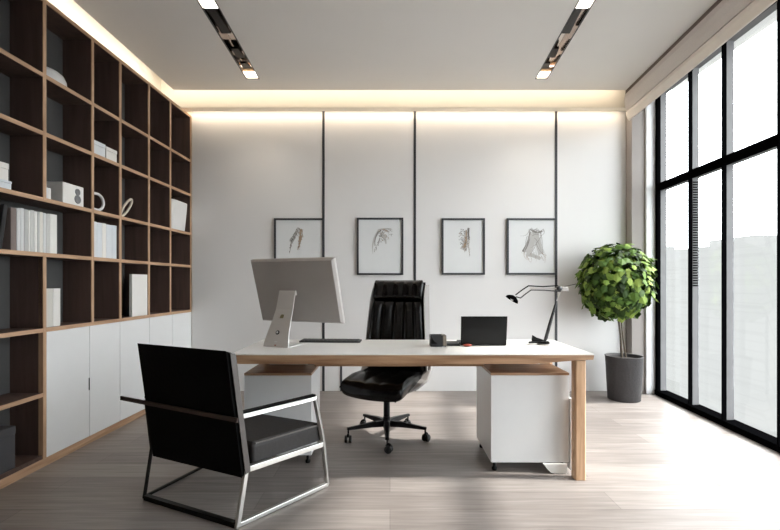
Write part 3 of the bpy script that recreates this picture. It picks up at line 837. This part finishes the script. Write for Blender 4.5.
ip.extrude([f(lx0 + .008, zl0 + .012), f(lx1 - .006, zl0 + .012), f(lx1 - .006, zl1 - .008), f(lx0 + .008, zl1 - .008)], (0, -.0012, 0)); ip.build('lid_panel', M['lid'], lid)
bp_ = MB(); bp_.extrude([f(.61, zl0 + .005), f(.655, zl0 + .005), f(.655, zl0 + .0075), f(.61, zl0 + .0075)], (0, -.001, 0)); bp_.build('badge', M['slate'], lid)

# desk lamp --------------------------------------------------------------
LD = 2.985
lp = thing('desk_lamp', 'jointed black and steel desk lamp reaching over the desk beside the plant', 'lamp', tuple(at(540, 345, LD)), None)
def lpt(x, y, dd=0.0): return at(x, y, LD + dd)
bc = at(545, 345, LD); bc.z = ZD
MB().lathe([(.05, 0), (.052, .003), (.05, .007), (.012, .011), (.010, .016)], (bc.x, bc.y, ZD), 32).build('base', M['alu'], lp)
cl = MB()
cl.prism([(bc.x - .126, LD - .04), (bc.x - .06, LD - .025), (bc.x + .015, LD - .05), (bc.x + .02, LD - .02), (bc.x + .03, LD + .015), (bc.x - .06, LD + .012), (bc.x - .11, LD + .0)], ZD + .0115, ZD + .024)
cl.extrude([(bc.x - .09, LD - .01, ZD + .0235), (bc.x - .03, LD - .01, ZD + .0235), (bc.x + .0, LD - .01, ZD + .03), (bc.x - .06, LD - .01, ZD + .05), (bc.x - .085, LD - .01, ZD + .066)], (0, .02, 0))
cl.build('clamp', M['black_plastic'], lp, .003)
MB().sweep([lpt(543.8, 343.5), lpt(546, 338), lpt(550.5, 322), lpt(556.5, 301)], [.006, .012, .011, .006], 10).build('lower_arm', M['slate'], lp)
MB().sweep([lpt(543.8, 344, .012), lpt(559.8, 291, .012)], .0035, 8).build('rod', M['chrome'], lp)
MB().sweep([lpt(556.2, 302, -.004), lpt(555.2, 289.5, -.004)], .003, 8).build('rod', M['slate'], lp)
MB().sweep([lpt(558, 285.5), lpt(543, 286.6), lpt(528.5, 285.8), lpt(522, 290), lpt(515.5, 295)], .0042, 8).build('upper_rod', M['black_plastic'], lp)
MB().sweep([lpt(561, 291.5), lpt(545, 290.2), lpt(531, 290), lpt(525.5, 294), lpt(520.5, 298), lpt(516, 296.8)], .0040, 8).build('lower_rod', M['slate'], lp)
MB().sweep([lpt(560, 288.6, .004), lpt(545, 288.4, .004), lpt(530, 288, .004)], .006, 6).build('spring', M['alu_light'], lp)
j = MB(); c_ = lpt(559, 288.5); j.lathe([(.001, -.016), (.017, -.016), (.017, .016), (.001, .016)], (c_.x, c_.y, c_.z), 20, 'y'); j.build('joint', M['slate'], lp)
j = MB(); j.box((lpt(560, 287).x, LD - .012, lpt(560, 291.3).z), (lpt(568, 287).x, LD + .012, lpt(560, 286.8).z)); j.build('counterweight', M['alu'], lp, .004)
MB().sweep([lpt(564, 286.6), lpt(576, 284)], .0022, 6).build('tail_rod', M['black_plastic'], lp)
hdv = MB(); c0 = lpt(513.2, 297.5); ax = (lpt(508.5, 304.5) - lpt(513.2, 297.2)).normalized(); sd = Vector((ax.z * -1, 0, ax.x)); dv = Vector((0, 1, 0)); rings = []
for (rr, hh) in ((.012, -.012), (.026, -.006), (.040, .004), (.046, .016), (.047, .020), (.043, .020), (.03, .010), (.004, .006)):
    rings.append([c0 + ax * hh + sd * rr * math.cos(2 * PI * q / 28) + dv * rr * math.sin(2 * PI * q / 28) for q in range(28)])
hdv.loft(rings); hdv.build('lamp_shade', M['black_metal'], lp)
bb = MB(); bb.lathe([(.001, -.011), (.008, -.008), (.011, 0), (.008, .008), (.001, .011)], tuple(c0 + ax * .014), 14); bb.build('bulb', M['white_ceramic'], lp)

# ------------------------------------------------------------------ office chair
oc = thing('office_chair', 'black high-backed swivel office chair with headrest tucked behind the desk', 'office chair', (-.025, 3.34, 0), local=True, rotz=R(-25))
angs = [-84 + 20 + 72 * k for k in range(5)]
hub = MB(); hub.lathe([(.030, .085), (.042, .092), (.042, .125), (.030, .135), (.026, .16), (.026, .162)], (0, 0, 0), 24)
for a in angs:
    ca, sa = math.cos(R(a)), math.sin(R(a)); rings = []
    for (rr, z, hw, hh) in ((.02, .113, .028, .022), (.12, .112, .022, .018), (.22, .104, .017, .013), (.306, .098, .015, .009)):
        rings.append([(rr * ca - sa * w_, rr * sa + ca * w_, z + h_) for w_, h_ in ((-hw, -hh), (hw, -hh), (hw * .7, hh), (-hw * .7, hh))])
    hub.loft(rings, True, True, smooth=False)
base = hub.build('star_base', M['black_plastic'], oc, .003)
for a in angs:
    ca, sa = math.cos(R(a)), math.sin(R(a)); cx_, cy_ = .298 * ca, .298 * sa
    cs = MB(); cs.lathe([(.006, .05), (.006, .09)], (cx_, cy_, 0), 10)
    ph = R(a + 70); dx, dy = math.cos(ph), math.sin(ph); px_, py_ = -dy, dx
    ctr = Vector((cx_ + dx * .012, cy_ + dy * .012, .0265))
    cs.sweep([ctr + Vector((dx * .02 * math.cos(t_), dy * .02 * math.cos(t_), .03 * math.sin(t_) + .003)) for t_ in (R(30), R(60), R(90), R(120), R(150))], .009, 8)
    ca_o = cs.build('caster', M['black_plastic'], oc)
    for sgn in (-1, 1):
        wl = MB(); rings = []
        for (rr, off) in ((.004, .006), (.026, .007), (.0265, .011), (.0265, .021), (.024, .024), (.004, .025)):
            o_ = off * sgn; rings.append([ctr + Vector((px_ * o_ + dx * rr * math.cos(2 * PI * q / 20), py_ * o_ + dy * rr * math.cos(2 * PI * q / 20), rr * math.sin(2 * PI * q / 20))) for q in range(20)])
        wl.loft(rings); wl.build('wheel', M['rubber'], ca_o)
MB().lathe([(.024, .163), (.024, .27), (.018, .272), (.018, .35)], (0, 0, 0), 20).build('gas_lift', M['black_plastic'], oc)
mech = MB().box((-.10, -.12, .345), (.10, .13, .385)); mech.box((-.14, -.19, .36), (.14, -.121, .395)); mech.build('mechanism', M['black_plastic'], oc, .008)
MB().sweep([(.05, -.05, .35), (.10, -.10, .335), (.14, -.15, .325)], .009, 8).build('lever', M['black_plastic'], oc)
def sfn(u, v, s_):       # seat: u across, v front(-1) to back
    e_ = (max(0, 1 - abs(u) ** 9) ** .28) * (max(0, 1 - abs(v) ** 10) ** .28)
    x = u * .238 * (1 - .03 * v); y = v * .255 - .03
    z0_ = .425 - .045 * max(0, -v - .35) + .02 * u * u
    rib = .008 * abs(math.cos(u * PI * 2.0)) if s_ > 0 else 0
    return Vector((x, y, z0_ + (s_ * .055 + rib) * e_ - (.012 if s_ < 0 else 0) * e_))
MB().grid_solid(sfn, 40, 20).build('seat', M['gloss_leather'], oc, weld=True)
def back_y(z): return .20 + .05 * ((z - .5) / .7) + .05 * ((z - .75) / .4) ** 2 * .4
def bfn(zb_, zt_, w0, w1, th, ribs, amp, ex=6):
    def fn(u, v, s_):
        e_ = (max(0, 1 - abs(u) ** ex) ** .5) * (max(0, 1 - abs(v) ** ex) ** .5)
        z = (zb_ + zt_) / 2 + v * (zt_ - zb_) / 2; w_ = w0 + (w1 - w0) * (v + 1) / 2
        cr = 1 - .10 * max(0, abs(v) - .75) * 4 * .5
        x = u * w_ * cr; y = back_y(z) - .055 * u * u
        rib = amp * abs(math.cos(u * PI * ribs / 2)) if s_ < 0 else 0
        return Vector((x, y + (s_ * th - rib) * e_, z))
    return fn
MB().grid_solid(bfn(.47, 1.045, .262, .212, .034, 5, .026), 60, 20).build('backrest', M['gloss_leather'], oc, weld=True)
MB().grid_solid(bfn(1.035, 1.192, .216, .216, .046, 5, .014, 4), 50, 12).build('headrest', M['gloss_leather'], oc, weld=True)
def shell(u, v, s_):
    z = .44 + (v + 1) / 2 * .735; w_ = .255 + (.205 - .255) * (v + 1) / 2
    e_ = (max(0, 1 - abs(u) ** 8) ** .5) * (max(0, 1 - abs(v) ** 8) ** .5)
    return Vector((u * w_, back_y(z) + .050 - .03 * u ** 4 + s_ * .012 * e_, z))
MB().grid_solid(shell, 24, 16).build('back_shell', M['black_plastic'], oc, weld=True)
for sx in (-1, 1):
    sp_ = MB(); rings = []
    for k in range(13):
        z = .50 + k * .655 / 12; w_ = .266 + (.220 - .266) * k / 12; g = .5 + .5 * min(1, (12 - k) / 1.5) ; d0 = back_y(z) - .070 * g; d1 = back_y(z) + .045
        rings.append([(sx * w_, d0, z), (sx * (w_ + .008), d0, z), (sx * (w_ + .008), d1, z), (sx * w_, d1, z)])
    sp_.loft(rings, True, True, smooth=False); sp_.build('side_panel', M['chair_shell'], oc, .003)
for sx in (-1, 1):
    MB().sweep([(sx * .262, .20, .60), (sx * .268, .17, .50), (sx * .262, .10, .435), (sx * .235, .0, .405), (sx * .2, -.10, .395)], .02, 10, flat=(.010, .026)).build('side_bracket', M['chair_shell'], oc, .004)

# ------------------------------------------------------------------ armchair
RR = Vector((-.728, 2.108, 0)); U = Vector((-.906, .423, 0)); Nn = Vector((.423, .906, 0))
def A(s_, t_, z): return RR + U * s_ + Nn * t_ + Vector((0, 0, z))
ac = thing('armchair', 'low black leather armchair with open steel sled frame in front of desk', 'armchair', tuple(RR + Vector((-.2, .3, 0))))
WA = .665
def rt(f): return -.150 * f           # the arm frames splay outwards towards the front
TF = .545
zb_ = .013
right = [A(0, 0, zb_), A(rt(.05), .04, .26), A(rt(.02), .005, .528)]
fl = (.0108, .0108)
rf = MB()
rf.sweep([A(rt(1), TF, zb_), A(0, 0, zb_), A(rt(.07), .045, .262), A(rt(.02), .01, .528), A(rt(.84), TF * .84, .524), A(rt(.92), TF * .945, .29), A(rt(1), TF, zb_)], 0, flat=fl, up=(.9, -.4, 0))
rf.build('arm_frame', M['chrome'], ac, .003)
rl = MB(); rl.sweep([A(rt(.09) - .001, .062, .262), A(rt(.95), TF * .925, .255)], 0, flat=(.011, .014)); rl.build('seat_rail', M['chrome'], ac, .003)
ar = MB(); ar.sweep([A(rt(.03), .012, .5475), A(rt(.83), TF * .83, .5435)], 0, flat=(.014, .005)); ar.build('arm_pad', M['black_leather'], ac)
lt = lambda f: WA + .035 * f
lf = MB()
lf.sweep([A(lt(1), TF, zb_), A(lt(0), 0, zb_), A(lt(.07), .045, .262), A(lt(.02), .01, .528), A(lt(.84), TF * .84, .524), A(lt(.92), TF * .945, .29), A(lt(1), TF, zb_)], 0, flat=(.0075, .0075), up=(.9, -.4, 0))
lf.build('arm_frame', M['shaded_steel'], ac, .003)
rl = MB(); rl.sweep([A(lt(.09), .062, .262), A(lt(.95), TF * .925, .255)], 0, flat=(.011, .014)); rl.build('seat_rail', M['shaded_steel'], ac, .003)
ar = MB(); ar.sweep([A(lt(.03), .012, .5475), A(lt(.83), TF * .83, .5435)], 0, flat=(.014, .005)); ar.build('arm_pad', M['black_leather'], ac)
rb = MB(); rb.sweep([A(.014, 0, zb_), A(WA - .012, 0, zb_)], 0, flat=(.014, .0125)); rb.build('rear_floor_bar', M['shaded_steel'], ac, .002)
# back panel, raked
def bkp(s_, f, off):   # f 0..1 up
    t_ = .03 - .105 * f + off
    return A(s_, t_, .235 + .625 * f + off * .17)
bp = MB()
s0b, s1b, s0t, s1t = -.012, WA - .045, -.014, WA - .066
q = [(s0b, 0), (s1b, 0), (s1t, 1), (s0t, 1)]
bp.loft([[bkp(a_, f_, -.012) for a_, f_ in q], [bkp(a_, f_ * .955, .038) for a_, f_ in q]], True, True, False)
bp.build('backrest', M['black_leather'], ac, .010, 3)
sp_ = MB(); q = [(s0b - .001, .03), (s0t - .001, .985)]
sp_.loft([[bkp(s0b - .0125, .02, .0), bkp(s0b - .0125, .02, .032), bkp(s0b - .009, .02, .032), bkp(s0b - .009, .02, .0)], [bkp(s0t - .0125, .985, .0), bkp(s0t - .0125, .95, .032), bkp(s0t - .009, .95, .032), bkp(s0t - .009, .985, .0)]], True, True, False)
sp_.build('side_welt', M['piping'], ac)
hb = MB(); hb.sweep([A(-.034, -.036, .528), A(WA + .14, -.036, .540)], 0, flat=(.005, .011), up=(0, 0, 1)); hb.build('rear_strap', M['strap'], ac, .002)
# seat cushion
cu = MB(); rings = []
def seatq(z, g):
    return [A(rt(.16) + .015 + g, .092 + g, z), A(rt(.93) + .015 + g, TF * .955 - g, z - .008), A(WA - .0 + .02 - g, TF * .955 - g, z - .008), A(WA - .02 - g, .092 + g, z)]
cu.loft([seatq(.278, .0), seatq(.365, .0), seatq(.378, .012)], True, True, False)
cu.build('seat_cushion', M['seat_leather'], ac, .012, 3)
pp = MB(); pp.sweep([A(rt(.18) + .010, .10, .372), A(rt(.93) + .010, TF * .93, .364)], .0045, 8); pp.build('cushion_piping', M['piping'], ac)
pp = MB(); pp.sweep([A(rt(.94) + .010, TF * .965, .30), A(rt(.94) + .010, TF * .965, .345)], 0, flat=(.003, .005)); pp.build('red_tag', M['red_tag'], ac)

# ------------------------------------------------------------------ plant
PC = Vector((2.355, 4.44, 0))
pl = thing('potted_tree', 'round-headed green potted tree in a charcoal pot beside the tall window', 'plant', tuple(PC))
po = MB(); po.lathe([(.146, .0008), (.151, .006), (.172, .428), (.177, .434), (.177, .440), (.163, .440), (.160, .405)], tuple(PC), 40); po.build('pot', M['pot'], pl)
so_ = MB(); so_.lathe([(.001, .408), (.08, .412), (.1595, .404)], tuple(PC), 32, caps=False); so_.build('soil', M['soil'], pl)
FC = Vector((2.272, 4.44, 1.19))
tk = MB(); tk.sweep([PC + Vector((-.02, 0, .42)), PC + Vector((-.03, .01, .65)), FC + Vector((.01, 0, -.25)), FC + Vector((0, 0, .05))], [.012, .010, .010, .006], 10)
tk.sweep([PC + Vector((.03, .02, .42)), PC + Vector((.0, .02, .62)), FC + Vector((.05, .02, -.25)), FC + Vector((.06, .02, .08))], [.009, .008, .008, .005], 8)
random.seed(5)
for k in range(14):
    a = random.uniform(0, 2 * PI); el = random.uniform(-.6, 1.2); d = Vector((math.cos(a) * math.cos(el), math.sin(a) * math.cos(el), math.sin(el)))
    tk.sweep([FC + Vector((0, 0, -.12 + .01 * k)), FC + d * .15 + Vector((0, 0, .01)), FC + d * .31], [.006, .005, .002], 6)
tk.build('trunk', M['bark'], pl)
lv = MB()
def leaf(p, nrm, droop, size):
    n_ = nrm.normalized(); tip = (droop - n_ * droop.dot(n_)).normalized(); sd_ = n_.cross(tip)
    L_ = size; Wd = size * random.uniform(.42, .55)
    out = [(0, 0, 0), (.22, .30, 0), (.42, .20, 0), (.55, .40, 0), (.75, .20, 0), (1, 0, 0)]
    spine = [p + tip * L_ * f - n_ * L_ * .16 * f * f for f in (0, .22, .42, .58, .78, 1)]
    ws = (.02, .85, .62, 1.0, .5, .02)
    Lp = [s__ + sd_ * Wd * w_ - n_ * Wd * .22 * w_ - tip * L_ * .05 * (w_ > .8) for s__, w_ in zip(spine, ws)]
    Rp = [s__ - sd_ * Wd * w_ - n_ * Wd * .22 * w_ - tip * L_ * .05 * (w_ > .8) for s__, w_ in zip(spine, ws)]
    vs_ = Lp + spine + Rp; n = 6
    fs_ = [(i, i + 1, n + i + 1, n + i) for i in range(5)] + [(n + i, n + i + 1, 2 * n + i + 1, 2 * n + i) for i in range(5)]
    lv.add(vs_, fs_, False)
for k in range(1400):
    z = random.uniform(-1, 1); a = random.uniform(0, 2 * PI); rr = math.sqrt(1 - z * z)
    d = Vector((rr * math.cos(a), rr * math.sin(a), z))
    rad = (.37 if random.random() < .72 else random.uniform(.2, .34)) * random.uniform(.88, 1.04)
    p = FC + Vector((d.x * rad * .945, d.y * rad * .84, d.z * rad * 1.02))
    nn = (d + Vector((random.uniform(-.5, .5), random.uniform(-.5, .5), random.uniform(-.1, .8)))).normalized()
    dr = Vector((d.x * .5 + random.uniform(-.6, .6), d.y * .5 + random.uniform(-.6, .6), random.uniform(-1.1, .25)))
    leaf(p, nn, dr, random.uniform(.055, .098))
tag(lv.build('foliage', M['leaf'], pl), 'dense ball of lobed green leaves')

# ------------------------------------------------------------------ lights, world, camera
def area(name, loc, rot, sx, sy, power, col):
    l = bpy.data.lights.new(name, 'AREA'); l.shape = 'RECTANGLE'; l.size = sx; l.size_y = sy; l.energy = power; l.color = col
    o = bpy.data.objects.new(name, l); C.objects.link(o); o.location = loc; o.rotation_euler = rot
    return o
warm = (1.0, .86, .68)
# cove strips sit on the ceiling edges and wash the walls behind
area('cove_strip_back', ((XL + 2.55) / 2, EDGE_Y + .012, ZC + .075), (R(70), 0, 0), 4.9, .03, 6.5, warm)
area('ledge_strip_back', ((XL + 2.55) / 2, YB - .095, 3.0305), (R(8), 0, 0), 4.9, .012, 10, (1.0, .82, .60))
area('cove_strip_left', (EDGE_X - .012, 1.4, ZC + .075), (R(75), 0, R(90)), 6.4, .03, 14, (1.0, .92, .80))
sun = bpy.data.lights.new('sun', 'SUN'); sun.energy = 8.8; sun.angle = R(3.5); sun.color = (1, .955, .9)
so2 = bpy.data.objects.new('sun', sun); C.objects.link(so2); so2.location = (8, 3, 8)
dv = Vector((-1, .06, -math.tan(R(44)))); so2.rotation_euler = dv.to_track_quat('-Z', 'Y').to_euler()
for s in SLOTS:
    for f in (.1, .95):
        x = (s[0][0] + s[1][0]) / 2 * (1 - f) + (s[3][0] + s[2][0]) / 2 * f; y = 3.08 * (1 - f) + 4.375 * f
        l = bpy.data.lights.new('downlight', 'SPOT'); l.energy = 14; l.spot_size = R(100); l.spot_blend = .8; l.shadow_soft_size = .05; l.color = (1, .9, .75)
        o = bpy.data.objects.new('downlight', l); C.objects.link(o); o.location = (x, y, ZC - .01)

w = bpy.data.worlds.new('sky'); bpy.context.scene.world = w; w.use_nodes = True
bg = w.node_tree.nodes['Background']; bg.inputs['Color'].default_value = (.93, .962, 1.0, 1); bg.inputs['Strength'].default_value = 8.4

cam = bpy.data.cameras.new('camera'); co = bpy.data.objects.new('camera', cam); C.objects.link(co)
cam.sensor_fit = 'HORIZONTAL'; cam.sensor_width = 36.0; cam.lens = F / 780 * 36.0
cam.shift_y = (CY - 265) / 780
co.location = (0, 0, CAMZ); co.rotation_euler = (R(90), 0, 0)
cam.clip_end = 500
sc = bpy.context.scene
sc.camera = co
sc.view_settings.view_transform = 'Standard'
sc.view_settings.look = 'None'
sc.view_settings.exposure = 0.0
